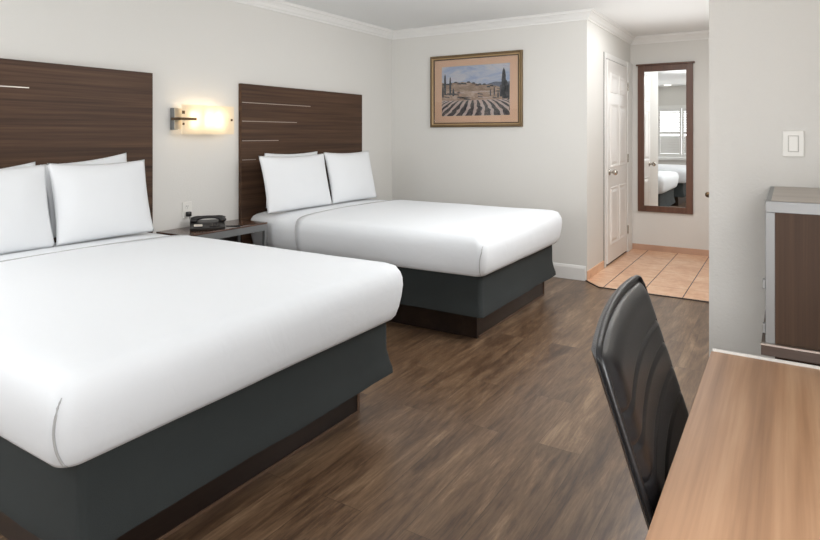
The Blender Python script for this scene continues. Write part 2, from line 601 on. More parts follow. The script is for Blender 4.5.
# ------------------------------------------------------------------ window with plantation shutters (seen in the mirror)
m = MB()
f = 0.05
m.box(WX0 - 0.06, WX0, YR, YR + 0.03, WZ0 - 0.06, WZ1 + 0.06, 0.004)
m.box(WX1, WX1 + 0.06, YR, YR + 0.03, WZ0 - 0.06, WZ1 + 0.06, 0.004)
m.box(WX0, WX1, YR, YR + 0.03, WZ1, WZ1 + 0.06, 0.004)
m.box(WX0, WX1, YR, YR + 0.03, WZ0 - 0.06, WZ0, 0.004)
win = struct(m.build('window_1', TRIM))
npan = 4
pw = (WX1 - WX0) / npan
for i in range(npan):
    a, b = WX0 + i * pw + 0.003, WX0 + (i + 1) * pw - 0.003
    m = MB()
    m.box(a, a + 0.045, YR - 0.03, YR, WZ0 + 0.003, WZ1 - 0.003, 0.003)
    m.box(b - 0.045, b, YR - 0.03, YR, WZ0 + 0.003, WZ1 - 0.003, 0.003)
    m.box(a + 0.045, b - 0.045, YR - 0.03, YR, WZ1 - 0.075, WZ1 - 0.003, 0.003)
    m.box(a + 0.045, b - 0.045, YR - 0.03, YR, WZ0 + 0.003, WZ0 + 0.09, 0.003)
    m.box(a + 0.045, b - 0.045, YR - 0.03, YR, 1.33, 1.39, 0.003)
    fr_ = m.build('shutter_frame', TRIM, win)
    m = MB()
    z = WZ0 + 0.125
    while z < WZ1 - 0.09:
        if not (1.30 < z < 1.42):
            ang = radians(77 if z < 1.36 else 30)
            bb = bmesh.new()
            bmesh.ops.create_cube(bb, size=1)
            for v in bb.verts:
                v.co = Vector((v.co.x * (b - a - 0.092), v.co.y * 0.064, v.co.z * 0.009))
            m.merge(bb, 0, Matrix.Translation(((a + b) / 2, YR - 0.03, z)) @ Matrix.Rotation(-ang, 4, 'X'))
        z += 0.056
    m.build('louvers', TRIM, fr_)

# ------------------------------------------------------------------ headboards
def headboard(label, y0, y1, z1, strips):
    t = thing('headboard', label, 'headboard', (XL, (y0 + y1) / 2, 0.42), 'headboards on the left wall')
    yc = (y0 + y1) / 2
    MB().box(0.0005, 0.035, y0 - yc, y1 - yc, 0, z1 - 0.42, 0.0015).build('panel', HEADW, t)
    for z, ye in strips:
        MB().box(0.0345, 0.0362, y0 - yc + 0.004, ye - yc, z - 0.42 - 0.0028, z - 0.42 + 0.0028).build('inlay_strip', STRIPM, t)
    return t


headboard('dark wood headboard with a metal inlay strip, behind the nearer bed', 0.91, 2.482, 1.716, [(1.566, 1.71), (1.412, 1.50), (1.262, 1.30), (1.112, 1.05)])
headboard('dark wood headboard with stepped inlay strips, between the wall lamp and the corner', 3.252, 4.812, 1.705, [(1.558, 4.045), (1.412, 3.87), (1.259, 3.65), (1.110, 3.40)])

# ------------------------------------------------------------------ beds
def rrect(x0, x1, y0, y1, r, n=8, m=22):
    """rounded rectangle outline, dense along the sides, counter-clockwise"""
    pts = []
    cs = [(x1 - r, y0 + r, -pi / 2), (x1 - r, y1 - r, 0), (x0 + r, y1 - r, pi / 2), (x0 + r, y0 + r, pi)]
    for i, (cx, cy, a0) in enumerate(cs):
        for k in range(n + 1):
            a = a0 + (pi / 2) * k / n
            pts.append((cx + r * cos(a), cy + r * sin(a)))
        nx = cs[(i + 1) % 4]
        a = a0 + pi / 2
        p = (cx + r * cos(a), cy + r * sin(a))
        q = (nx[0] + r * cos(nx[2]), nx[1] + r * sin(nx[2]))
        for k in range(1, m):
            pts.append((p[0] + (q[0] - p[0]) * k / m, p[1] + (q[1] - p[1]) * k / m))
    return pts


PROF = [(0.055, 0.432), (0.038, 0.434), (0.026, 0.450), (0.014, 0.49), (0.005, 0.54), (0.0, 0.59), (0.002, 0.625), (0.010, 0.650), (0.026, 0.668),
        (0.055, 0.681), (0.11, 0.690), (0.22, 0.697), (0.40, 0.702), (0.55, 0.705), (0.70, 0.706)]
BEDX0, BEDX1 = XL + 0.042, -1.55


def mattress_mesh(name, mat, x0, x1, y0, y1, grow, cut=None, parent=None, seed=0):
    mb = MB()
    loops = []
    for d, z in PROF:
        dd = d - grow
        r = max(0.02, 0.055 - d * 0.1)
        ring = rrect(x0 + d * 0.35 - grow, x1 - dd, y0 + dd, y1 - dd, r)
        zz = z + (grow if d > 0.02 and z > 0.6 else 0)
        L = []
        for (x, y) in ring:
            w_ = noise.noise(Vector((x * 2.1 + seed, y * 2.3, z * 3))) * 0.006 + noise.noise(Vector((x * 6 + seed, y * 6, z * 7))) * 0.002
            L.append((x, y + (w_ if z < 0.65 else 0), zz + (w_ * 0.7 if z > 0.65 else w_ * 0.35)))
        loops.append(L)
    mb.rings(loops, cap0=(grow == 0))
    if cut is not None:
        bmesh.ops.bisect_plane(mb.bm, geom=mb.bm.verts[:] + mb.bm.edges[:] + mb.bm.faces[:], plane_co=(cut, 0, 0), plane_no=(-1, 0, 0), clear_outer=True)
        bmesh.ops.triangulate(mb.bm, faces=[f for f in mb.bm.faces if len(f.verts) > 4])
    o = mb.build(name, mat, parent, smooth='all')
    if cut is not None:
        sd = o.modifiers.new('cloth_thickness', 'SOLIDIFY')
        sd.thickness = 0.008
        sd.offset = -1
    return o


def bed(label, y0, y1, fold, base, seed):
    yc = (y0 + y1) / 2
    t = thing('bed', label, 'bed', (0, 0, 0), 'queen beds')
    bx1, by0, by1 = base
    MB().box(BEDX0 + 0.02, bx1, by0, by1, 0.0, 0.17, 0.002).build('bed_base', BASEW, t)
    fr_ = MB()
    for za, zb in ((0.0, 0.012), (0.120, 0.130)):
        fr_.box(bx1, bx1 + 0.006, by0 + 0.02, by1, za, zb, 0.001)
    fr_.box(bx1, bx1 + 0.006, by1 - 0.014, by1, 0.012, 0.118, 0.001)
    fr_.build('base_edge_trim', BASEEDGE, t)
    # box spring wrapped in the fitted skirt
    mb = MB()
    loops = []
    for z, ins in ((0.172, 0.06), (0.172, 0.012), (0.176, 0.002), (0.20, 0.004), (0.235, 0.014), (0.29, 0.024), (0.385, 0.024), (0.425, 0.026), (0.4315, 0.035)):
        ring = rrect(BEDX0 + 0.01, BEDX1 - 0.03 - ins, y0 + 0.062 + ins, y1 - 0.035 - ins, 0.03)
        L = []
        for i, (x, y) in enumerate(ring):
            a = (1 - (z - 0.17) / 0.3)
            w_ = noise.noise(Vector((x * 5 + seed, y * 5, 0.3))) * 0.010 * a + noise.noise(Vector((x * 14, y * 14 + seed, z * 4))) * 0.002
            L.append((x + (w_ if x > BEDX1 - 0.2 else 0), y + (w_ if x < BEDX1 - 0.1 else 0), z + (noise.noise(Vector((x * 3, y * 3, seed))) * 0.005 if z < 0.3 else 0)))
        loops.append(L)
    mb.rings(loops)
    mb.build('bed_skirt', SKIRT, t, smooth=True)
    mattress_mesh('mattress', SHEET, BEDX0, BEDX1, y0, y1, 0.0, None, t, seed)
    ts = mattress_mesh('top_sheet', SHEET, BEDX0, BEDX1, y0, y1, 0.010, fold, t, seed)
    # hospital-corner fold on the near foot corner
    pts = []
    for k in range(17):
        z = 0.436 + 0.192 * k / 16
        d = 0
        for (d0, z0), (d1, z1) in zip(PROF, PROF[1:]):
            if z0 <= z <= z1:
                d = d0 + (d1 - d0) * (z - z0) / (z1 - z0)
        dd = d - 0.01
        r = max(0.02, 0.055 - d * 0.1)
        aa = radians(-62 + 22 * ((z - 0.53) / 0.1) ** 2)
        pts.append((BEDX1 - dd - r + (r + 0.003) * cos(aa), y0 + dd + r + (r + 0.003) * sin(aa), z + (0.008 if z > 0.6 else 0)))
    MB().tube(pts, [0.002] + [0.0034] * 14 + [0.0026, 0.0012], 8).build('corner_fold', FOLDSHADE, ts, smooth='all')
    hem = []
    for d, z in PROF[3:]:
        hem.append((fold + 0.002, y0 + d - 0.0105, z + (0.0105 if z > 0.6 else 0)))
    for d, z in reversed(PROF[3:]):
        hem.append((fold + 0.002, y1 - d + 0.0105, z + (0.0105 if z > 0.6 else 0)))
    MB().tube(hem, 0.0035, 8).build('hem', FOLDSHADE, ts, smooth='all')  # grey line painting the thin shadow along the turned-down edge
    return t


bed('queen bed with white sheets in the foreground, nearest the camera', 0.81, 2.425, -3.09, (-1.705, 0.95, 2.265), 3.1)
bed('queen bed with white sheets farther away, between nightstand and picture wall', 3.30, 4.805, -3.06, (-1.68, 3.485, 4.73), 8.7)


# ------------------------------------------------------------------ pillows
def pillow(label, yc, w, h, xb, zb, lean, thick=0.15, twist=0.0, roll=0.0, seed=0):
    NU, NV = 40, 30
    mb = MB()
    bm = mb.bm
    grid = {}
    for side in (1, -1):
        for i in range(NU + 1):
            for j in range(NV + 1):
                u, v = -1 + 2 * i / NU, -1 + 2 * j / NV
                edge = i in (0, NU) or j in (0, NV)
                if edge and side == -1:
                    grid[(side, i, j)] = grid[(1, i, j)]
                    continue
                px = u * (1 - 0.045 * (1 - v * v) * abs(u))
                py = v * (1 - (0.075 if v > 0 else 0.012) * (1 - u * u) * abs(v))
                q = max(0.0, (1 - abs(u) ** 2.6)) ** 0.62 * max(0.0, (1 - abs(v) ** 2.4)) ** 0.62
                wr = noise.noise(Vector((u * 2.2 + seed, v * 2.2, side))) * 0.10 * q
                tz = side * thick / 2 * (q + wr)
                grid[(side, i, j)] = bm.verts.new((tz, px * w / 2, (py + 1) * h / 2))
    for side in (1, -1):
        for i in range(NU):
            for j in range(NV):
                bm.faces.new([grid[(side, i, j)], grid[(side, i + 1, j)], grid[(side, i + 1, j + 1)], grid[(side, i, j + 1)]])
    o = mb.build('pillow', PILLOWC, None, smooth='all')
    o.location = (xb, yc, zb)
    o.rotation_euler = (roll, -lean, twist)
    tag(o, label, 'pillow', 'white pillows')
    return o


L_ = radians
pillow('white pillow at the back right of the nearer bed, its corner peeking out on top', 2.04, 0.52, 0.42, -3.50, 0.748, L_(2.5), 0.07, roll=L_(6), seed=5)
pillow('white pillow at the back left of the nearer bed, mostly hidden behind another', 1.485, 0.54, 0.385, -3.50, 0.745, L_(2.5), 0.07, roll=L_(6), seed=6)
pillow('white pillow at the front left of the nearer bed, cut by the view edge', 1.398, 0.62, 0.447, -3.30, 0.709, L_(12.5), 0.12, seed=2)
pillow('white pillow at the front right of the nearer bed, closest to the nightstand', 2.005, 0.585, 0.45, -3.30, 0.711, L_(12.5), 0.12, seed=1)
pillow('white pillow at the back of the farther bed, peeking out behind the left pillow', 3.75, 0.64, 0.44, -3.50, 0.722, L_(2.5), 0.07, seed=7)
pillow('white pillow at the front left of the farther bed, closest to the nightstand', 3.62, 0.76, 0.445, -3.29, 0.712, L_(12.5), 0.12, seed=3)
pillow('white pillow on the right of the farther bed, nearest the corner of the room', 4.34, 0.66, 0.455, -3.30, 0.712, L_(12.5), 0.12, seed=4)

# ------------------------------------------------------------------ nightstand
NY0, NY1, NZ = 2.53, 3.25, 0.65
ns = thing('nightstand', 'dark wood nightstand with grey metal frame between the two beds', 'nightstand', (XL, (NY0 + NY1) / 2, 0))
hw = (NY1 - NY0) / 2
MB().box(0.002, 0.315, -hw, hw, NZ - 0.012, NZ, 0.002).build('top', NIGHTW, ns)
m = MB()
m.box(0.29, 0.312, -hw + 0.002, hw - 0.002, NZ - 0.06, NZ - 0.012, 0.001)
m.box(0.004, 0.29, hw - 0.024, hw - 0.002, NZ - 0.06, NZ - 0.012, 0.001)
m.box(0.004, 0.29, -hw + 0.002, -hw + 0.024, NZ - 0.06, NZ - 0.012, 0.001)
m.build('apron_frame', GREYMETAL, ns)
for sx in (0.004, 0.288):
    for sy in (-hw + 0.002, hw - 0.026):
        MB().box(sx, sx + 0.024, sy, sy + 0.024, 0, NZ - 0.06, 0.001).build('leg', GREYMETAL, ns)
MB().box(0.02, 0.288, -hw + 0.03, hw - 0.03, 0.22, 0.24, 0.001).build('shelf', NIGHTW, ns)
MB().box(0.004, 0.014, -hw + 0.028, hw - 0.028, 0.24, NZ - 0.06).build('back_panel', BASEW, ns)

# ------------------------------------------------------------------ telephone
tp = thing('telephone', 'black corded desk telephone on the nightstand', 'telephone', (-3.435, 2.81, NZ))
tp.rotation_euler = (0, 0, radians(-38))
tp.scale = (1.15, 1.15, 1.0)
m = MB()
prof = [(-0.085, 0.0), (0.085, 0.0), (0.088, 0.012), (0.075, 0.02), (-0.05, 0.045), (-0.085, 0.05)]   # (x, z) wedge
m.rings([[(a, -0.10, b) for a, b in prof], [(a, 0.10, b) for a, b in prof]])
bmesh.ops.bevel(m.bm, geom=m.bm.edges[:], offset=0.005, segments=2, affect='EDGES')
m.build('phone_body', PHONEM, tp, smooth=True)
m = MB()
pts = [(-0.085 + 0.155 * k / 10, -0.062, 0.066 - 0.026 * k / 10 + 0.012 * sin(pi * k / 10)) for k in range(11)]
m.tube([(-0.012 + 0 * p[0], -0.095 + 0.20 * k / 10, 0.062 + 0.012 * sin(pi * k / 10)) for k, p in enumerate(pts)], [0.012, 0.017, 0.016, 0.012, 0.011, 0.011, 0.011, 0.012, 0.016, 0.017, 0.012], 12)
m.sph((-0.008, -0.078, 0.052), 0.024, (1.0, 1, 0.7))
m.sph((-0.008, 0.088, 0.052), 0.024, (1.0, 1, 0.7))
ho = m.build('handset', PHONEM, tp, smooth='all')
ho.location = (-0.03, 0, 0)
m = MB()
for i in range(4):
    for j in range(3):
        m.box(0.018 + i * 0.014, 0.028 + i * 0.014, 0.01 + j * 0.022, 0.026 + j * 0.022, 0.034 - i * 0.0026, 0.0385 - i * 0.0026, 0.001)
m.build('keypad', SLOT, tp)
MB().box(0.02, 0.068, -0.078, -0.03, 0.026, 0.036, 0.001).build('label_strip', PAPER, tp)
pts = []
for k in range(180):
    a = k / 179
    base = Vector((0.02 + 0.07 * a * (1.3 - a), 0.105 + 0.10 * sin(a * 2.6) * 0.8, 0.008))
    pts.append(base + Vector((0.006 * cos(k * 0.95), 0.003 * a, 0.0045 + 0.006 * sin(k * 0.95))))
MB().tube(pts, 0.0022, 5).build('coiled_cord', PHONEM, tp, smooth='all')
# plug, its lead and the wall outlet
ol = thing('wall_outlet', 'white duplex wall outlet above the nightstand', 'outlet', (XL, 2.775, 0.772))
MB().box(0.0005, 0.006, -0.040, 0.040, -0.057, 0.057, 0.002).build('cover_plate', WHITEPL, ol)
for s_ in (-1, 1):
    m = MB()
    m.cyl((0.006, 0, s_ * 0.0225), (0.008, 0, s_ * 0.0225), 0.0165, n=20)
    so = m.build('socket', WHITEPL, ol, smooth=True)
    if s_ > 0:
        m = MB()
        for y in (-0.006, 0.006):
            m.box(0.0079, 0.0085, y - 0.0012, y + 0.0012, 0.0225 - 0.001, 0.0225 + 0.008)
        m.cyl((0.0079, 0, 0.0135), (0.0085, 0, 0.0135), 0.0025, n=10)
        m.build('slots', SLOT, so)
m = MB()
m.box(0.0085, 0.036, -0.017, 0.017, -0.046, -0.012, 0.005)
pts = [(0.03, 0.0, -0.04), (0.035, 0.005, -0.075), (0.022, 0.012, -0.10), (0.008, 0.03, -0.118)]
m.tube(pts, 0.0025, 6)
pl_ = m.build('power_plug', BLACKPL, None, smooth=True)
pl_.location = (XL, 2.775, 0.772)
tag(pl_, 'black plug with a lead in the wall outlet behind the telephone', 'plug')

# ------------------------------------------------------------------ wall lamp
wl = thing('wall_lamp', 'lit wall lamp with a flat frosted glass shade between the headboards', 'lamp', (XL, 2.925, 1.415))
m = MB()
m.box(0.0005, 0.045, -0.285, -0.255, -0.075, 0.075, 0.001)
m.box(0.0005, 0.012, -0.255, 0.12, -0.05, 0.05, 0.001)
m.build('wall_bracket', GREYMETAL, wl)
MB().box(0.045, 0.05, -0.285, -0.19, -0.072, 0.072, 0.001).build('side_glass', FROST, wl)
MB().box(0.092, 0.098, -0.262, 0.195, -0.106, 0.100, 0.001).build('glass_shade', FROST, wl)
MB().box(0.098, 0.104, -0.285, -0.145, -0.009, 0.009, 0.001).box(0.012, 0.104, -0.287, -0.277, -0.009, 0.009).build('bracket_arm', BRONZE, wl)
for z, r in ((0.045, 0.011), (-0.035, 0.008)):
    MB().box(0.0985, 0.102, -0.262 - r + 0.01, -0.262 + r + 0.01, z - r, z + r, 0.001).build('fastener', BRONZE, wl)
MB().box(0.0985, 0.103, 0.163, 0.179, -0.008, 0.008, 0.001).build('fastener', BRONZE, wl)
for y in (-0.15, -0.02, 0.07):
    MB().cyl((0.055, y, -0.06), (0.055, y, 0.06), 0.014, n=16, bev=0.004).build('bulb', BULB, wl, smooth=True)
m = MB()
m.box(0.012, 0.062, -0.16, 0.08, -0.0655, -0.0605, 0.001)
m.build('bulb_holder', WHITEPL, wl, smooth=True)

# ------------------------------------------------------------------ framed picture
pc = thing('framed_picture', 'framed vineyard landscape print with salmon mat on the back wall', 'picture', ((-3.125 - 2.12) / 2, YB, 1.7475))
PW, PH = (3.125 - 2.12) / 2, 0.364


def frame_ring(mb, w, h, prof):
    """profile: (inset, projection towards -y)"""
    L = []
    for ins, dep in prof:
        L.append([(-w + ins, -dep, -h + ins), (w - ins, -dep, -h + ins), (w - ins, -dep, h - ins), (-w + ins, -dep, h - ins)])
    mb.rings(L, cap0=False, cap1=False)


m = MB(); frame_ring(m, PW, PH, [(0, 0.0005), (0, 0.024), (0.006, 0.030), (0.018, 0.030), (0.022, 0.024)]); m.build('outer_frame', PICOUT, pc)
m = MB(); frame_ring(m, PW, PH, [(0.022, 0.024), (0.024, 0.020), (0.036, 0.017), (0.038, 0.015)]); m.build('gilt_slip', PICIN, pc)
m = MB(); frame_ring(m, PW, PH, [(0.038, 0.0152), (0.038, 0.019), (0.045, 0.018), (0.046, 0.008)]); m.build('dark_lip', PICLINE, pc)
MB().box(-PW + 0.04, PW - 0.04, -0.008, -0.001, -PH + 0.04, PH - 0.04).build('mat_board', MATB, pc)
MB().box(-PW + 0.046, PW - 0.046, -0.0125, -0.0110, -PH + 0.046, PH - 0.046).build('glass_pane', PANE, pc)
# the print: flat painted layers
IX0, IX1, IZ0, IZ1 = -0.372, 0.372, -0.250, 0.250


def paint(name, stops, sc, detail=6):
    t = NT(name)
    v = t.coords(sc)
    nz = t.n('ShaderNodeTexNoise', i_Scale=1.0, i_Detail=float(detail), i_Roughness=0.7, i_Distortion=0.6)
    t.l(v, nz.inputs['Vector'])
    t.l(t.ramp(nz.outputs['Fac'], stops), t.b.inputs['Base Color'])
    t.b.inputs['Roughness'].default_value = 0.8
    return t.m


PM = [paint('print_sky', [(0.3, srgb(160, 176, 212)), (0.45, srgb(190, 202, 224)), (0.6, srgb(222, 222, 228)), (0.75, srgb(192, 184, 214))], (4, 1, 12)),
      paint('print_far_hills', [(0.35, srgb(98, 112, 136)), (0.65, srgb(142, 146, 158))], (8, 1, 20)),
      paint('print_hills', [(0.3, srgb(120, 98, 84)), (0.5, srgb(176, 152, 132)), (0.7, srgb(206, 184, 166))], (7, 1, 26)),
      paint('print_field', [(0.3, srgb(150, 120, 104)), (0.5, srgb(192, 166, 146)), (0.7, srgb(222, 204, 190))], (9, 1, 26)),
      paint('print_path', [(0.3, srgb(196, 172, 164)), (0.5, srgb(218, 200, 190)), (0.7, srgb(200, 190, 196))], (22, 1, 22)),
      paint('print_vines', [(0.3, srgb(52, 52, 58)), (0.5, srgb(92, 88, 88)), (0.7, srgb(140, 128, 122))], (26, 1, 26)),
      paint('print_trees', [(0.3, srgb(36, 42, 50)), (0.5, srgb(70, 74, 80)), (0.7, srgb(116, 112, 116))], (30, 1, 18))]
m = MB()


def flat(pts, layer, mi):
    y = -0.0082 - 0.0001 * layer
    vs = [m.bm.verts.new((min(IX1, max(IX0, a)), y, min(IZ1, max(IZ0, b)))) for a, b in pts]
    try:
        m.bm.faces.new(vs).material_index = mi
    except ValueError:
        pass


def band(top, bot, layer, mi, n=60):
    for i in range(n):
        a, b = IX0 + (IX1 - IX0) * i / n, IX0 + (IX1 - IX0) * (i + 1) / n
        flat([(a, bot), (b, bot), (b, top(b)), (a, top(a))], layer, mi)


flat([(IX0, IZ0), (IX1, IZ0), (IX1, IZ1), (IX0, IZ1)], 0, 0)
rnd = random.Random(4)
nz1 = lambda x, f, s: noise.noise(Vector((x * f, s, 0)))
band(lambda x: 0.045 + 0.03 * (x > 0) * min(1, x * 4) + 0.012 * nz1(x, 12, 1), -0.1, 1, 1)
band(lambda x: 0.085 - 0.16 * max(0, x + 0.1) + 0.02 * nz1(x, 8, 2) + 0.01 * nz1(x, 26, 3), -0.1, 2, 2)
for k in range(16):     # dark hedges along the hill crest
    x = IX0 + 0.03 + k * 0.04 + rnd.uniform(-.012, .012)
    z = 0.075 - 0.16 * max(0, x + 0.1) + rnd.uniform(-.012, .012)
    flat([(x - 0.022, z), (x + 0.024, z - 0.004), (x + 0.01, z + 0.013), (x - 0.012, z + 0.012)], 3, 6)
band(lambda x: -0.005 + 0.05 * max(0, -x - 0.1) + 0.015 * nz1(x, 9, 5), -0.16, 4, 3)
for k in range(26):     # strokes in the fields
    x, z = rnd.uniform(IX0 + 0.04, IX1 - 0.1), rnd.uniform(-0.085, 0.04)
    w_ = rnd.uniform(0.02, 0.07)
    flat([(x - w_, z - 0.006), (x + w_, z - 0.014), (x + w_ * 0.8, z - 0.004), (x - w_ * 0.8, z + 0.004)], 5, rnd.choice((4, 6, 2, 5)))
band(lambda x: -0.095 + 0.008 * nz1(x, 10, 7), IZ0, 6, 4)
vx, vz = 0.03, -0.02
for k in range(-7, 8):  # vine rows opening towards the viewer
    xb = k * 0.105 + 0.03
    seg = 8
    L0, L1 = [], []
    for q in range(seg + 1):
        s_ = q / seg
        z = -0.098 + (IZ0 + 0.098) * s_
        xx = 0.03 + (xb - 0.03) * (0.50 + 0.50 * s_ ** 0.8) + 0.02 * sin(s_ * 3)
        hw_ = 0.010 + 0.027 * s_
        L0.append((xx - hw_ * (1 + 0.9 * nz1(s_, 9, k)), z)); L1.append((xx + hw_ * (1 + 0.9 * nz1(s_, 9, k + 30)), z))
    for q in range(seg):
        if L1[q][0] > IX0 and L0[q][0] < IX1:
            flat([L0[q + 1], L1[q + 1], L1[q], L0[q]], 7, 5)


def cypress(x, z, h, w_):
    n = 10
    for i in range(n):
        a, b = i / n, (i + 1) / n
        f_ = lambda t: w_ * (0.55 + 0.9 * t) * (1 - t) ** 0.55 if t < 1 else 0
        j = 0.25 * w_ * nz1(a, 20, x * 50)
        flat([(x - f_(a) + j, z + h * a), (x + f_(a) + j, z + h * a), (x + f_(b), z + h * b + 0.0005), (x - f_(b), z + h * b + 0.0005)], 8, 6)


for x, z, h, w_ in ((-0.335, -0.03, 0.21, 0.018), (-0.275, -0.04, 0.19, 0.016), (-0.36, -0.06, 0.12, 0.015), (-0.24, -0.05, 0.08, 0.014), (0.31, -0.09, 0.30, 0.034), (0.335, -0.09, 0.18, 0.03), (0.28, -0.07, 0.12, 0.02),
                    (0.17, -0.06, 0.07, 0.010), (0.21, -0.06, 0.09, 0.010), (0.25, -0.08, 0.06, 0.012), (0.36, -0.1, 0.16, 0.014)):
    cypress(x, z, h, w_)
bmesh.ops.dissolve_degenerate(m.bm, dist=1e-6, edges=m.bm.edges[:])
m.build('landscape_print', PM, pc)

# ------------------------------------------------------------------ mirror
MX0, MX1, MZ0, MZ1 = -1.432, -0.862, 0.445, 2.085
mr = thing('wall_mirror', 'tall wall mirror in a red-brown wooden frame in the corridor', 'mirror', ((MX0 + MX1) / 2, YF, MZ0))
mw, mh = (MX1 - MX0) / 2, MZ1 - MZ0
m = MB()
fw = 0.068
m.box(-mw, -mw + fw, -0.026, -0.0005, 0, mh, 0.003)
m.box(mw - fw, mw, -0.026, -0.0005, 0, mh, 0.003)
m.box(-mw + fw, mw - fw, -0.025, -0.0005, 0, fw, 0.003)
m.box(-mw + fw, mw - fw, -0.025, -0.0005, mh - fw, mh, 0.003)
m.build('frame', MIRRORW, mr)
MB().box(-mw - 0.018, mw + 0.018, -0.042, -0.0005, mh, mh + 0.018, 0.003).build('cornice', MIRRORW, mr)
MB().box(-mw + fw - 0.002, mw - fw + 0.002, -0.015, -0.008, fw - 0.002, mh - fw + 0.002).build('mirror_glass', MIRRORG, mr)

# ------------------------------------------------------------------ ceiling downlight (seen in the mirror)
dl = thing('ceiling_downlight', 'round recessed ceiling light reflected in the tall mirror', 'ceiling light', (-2.23, 0.05, H))
m = MB()
N = 32
m.rings([[(r * cos(2 * pi * k / N), r * sin(2 * pi * k / N), z) for k in range(N)] for r, z in ((0.115, -0.0005), (0.115, -0.010), (0.095, -0.014), (0.085, -0.006), (0.085, -0.0005))], cap0=False, cap1=False)
m.build('trim_ring', TRIM, dl, smooth=True)
MB().cyl((0, 0, -0.0005), (0, 0, -0.007), 0.086, n=32).build('lens', DOWNL, dl)

# ------------------------------------------------------------------ light switch on the partition
sw = thing('light_switch', 'white rocker light switch on the partition wall', 'switch', (0.017, YP, 1.274))
MB().box(-0.0285, 0.0285, -0.006, -0.0005, -0.041, 0.041, 0.002).build('cover_plate', WHITEPL, sw)
MB().box(-0.0125, 0.0125, -0.0095, -0.005, -0.024, 0.024, 0.0015).build('rocker', WHITEPL, sw)
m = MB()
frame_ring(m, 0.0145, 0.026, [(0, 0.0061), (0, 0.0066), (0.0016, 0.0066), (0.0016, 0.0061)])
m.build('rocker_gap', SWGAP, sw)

# ------------------------------------------------------------------ cabinet behind the desk
CX0, CX1, CY0, CY1, CZ = -0.0455, XR - 0.005, 1.735, YP - 0.004, 1.137
cb = thing('cabinet', 'grey metal framed cabinet with a dark wood panel at the end of the desk', 'cabinet', ((CX0 + CX1) / 2, (CY0 + CY1) / 2, 0))
ox, oy = (CX0 + CX1) / 2, (CY0 + CY1) / 2
a, b, c, d_ = CX0 - ox, CX1 - ox, CY0 - oy, CY1 - oy
MB().box(a + 0.004, b, c + 0.004, d_, 0.785, CZ - 0.022, 0.001).build('side_panel', CABW, cb)
m = MB()
m.box(a, b, c, c + 0.02, CZ - 0.0275, CZ, 0.001)
m.box(a, a + 0.0205, c, c + 0.02, 0.785, CZ - 0.0275, 0.001)
m.box(b - 0.02, b, c, c + 0.02, 0.785, CZ - 0.0275, 0.001)
m.box(a, a + 0.02, d_ - 0.02, d_, 0.785, CZ, 0.001)
m.box(a, a + 0.02, c + 0.02, d_ - 0.02, CZ - 0.0275, CZ, 0.001)
m.build('metal_frame', GREYMETAL, cb)
MB().box(a + 0.012, b - 0.002, c + 0.012, d_ - 0.001, CZ - 0.020, CZ + 0.001, 0.001).build('top', CABTOP, cb)
m = MB()
m.box(a - 0.009, b, c - 0.012, d_, 0.757, 0.785, 0.001)
m.build('ledge', LEDGEW, cb)
MB().box(a - 0.010, b, c - 0.0135, c - 0.003, 0.782, 0.7865).build('ledge_edge', STRIPM, cb)
MB().box(a + 0.02, b, c + 0.004, d_, 0.0, 0.757, 0.002).build('base_unit', CABW, cb)
for z in (0.82, 0.93):
    MB().box(a - 0.006, a, c + 0.002, c + 0.014, z - 0.012, z + 0.012, 0.001).build('hinge', GREYMETAL, cb)

# ------------------------------------------------------------------ desk
DX0, DX1, DY0, DY1, DZ = -0.164, XR - 0.004, 0.22, 1.709, 0.75
dk = thing('desk', 'long wooden desk with light brown laminate top against the right wall', 'desk', ((DX0 + DX1) / 2, (DY0 + DY1) / 2, 0))
ox, oy = (DX0 + DX1) / 2, (DY0 + DY1) / 2
a, b, c, d_ = DX0 - ox, DX1 - ox, DY0 - oy, DY1 - oy
MB().box(a, b, c, d_, DZ - 0.028, DZ, 0.0012).build('desktop', DESKW, dk)
MB().box(a + 0.002, b, d_, d_ + 0.006, DZ - 0.028, DZ + 0.006, 0.001).build('edge_strip', WALL, dk)
for y in (c + 0.02, d_ - 0.05):
    MB().box(a + 0.30, b - 0.01, y, y + 0.028, 0, DZ - 0.028, 0.001).build('end_panel', CABW, dk)
MB().box(b - 0.04, b - 0.02, c + 0.048, d_ - 0.05, 0.35, DZ - 0.028, 0.001).build('modesty_panel', CABW, dk)

# ------------------------------------------------------------------ desk chair
NEAR, FAR, ZT = Vector((-0.262, 0.984, 0)), Vector((-0.314, 1.576, 0)), 0.944
ch = thing('desk_chair', 'black leather office chair with ribbed back pushed up to the desk', 'chair', (-0.02, 1.24, 0))
CO = Vector((-0.02, 1.24, 0))
wv = (FAR - NEAR); CW = wv.length; wv.normalize()
fv = Vector((wv.y, -wv.x, 0))        # towards the desk


def back_pt(s, z, off):
    """s 0..1 across the back, z height, off = forward offset"""
    h = ZT - z
    lean = 0.323 * h if h < 0.27 else 0.0872 + 0.323 * (h - 0.27) - 0.9 * (h - 0.27) ** 2
    hollow = -0.014 * (1 - (2 * s - 1) ** 2)          # the back wraps around the sitter
    return NEAR + wv * (s * CW) + fv * (lean + hollow + off) + Vector((0, 0, z)) - CO


def ztop(s):
    return ZT + 0.006 * s + 0.010 * (1 - (2 * s - 1) ** 2) - 0.012 * (max(0, abs(2 * s - 1) - 0.93) / 0.07) ** 2


ZB = 0.50
NS, NZ_ = 30, 40
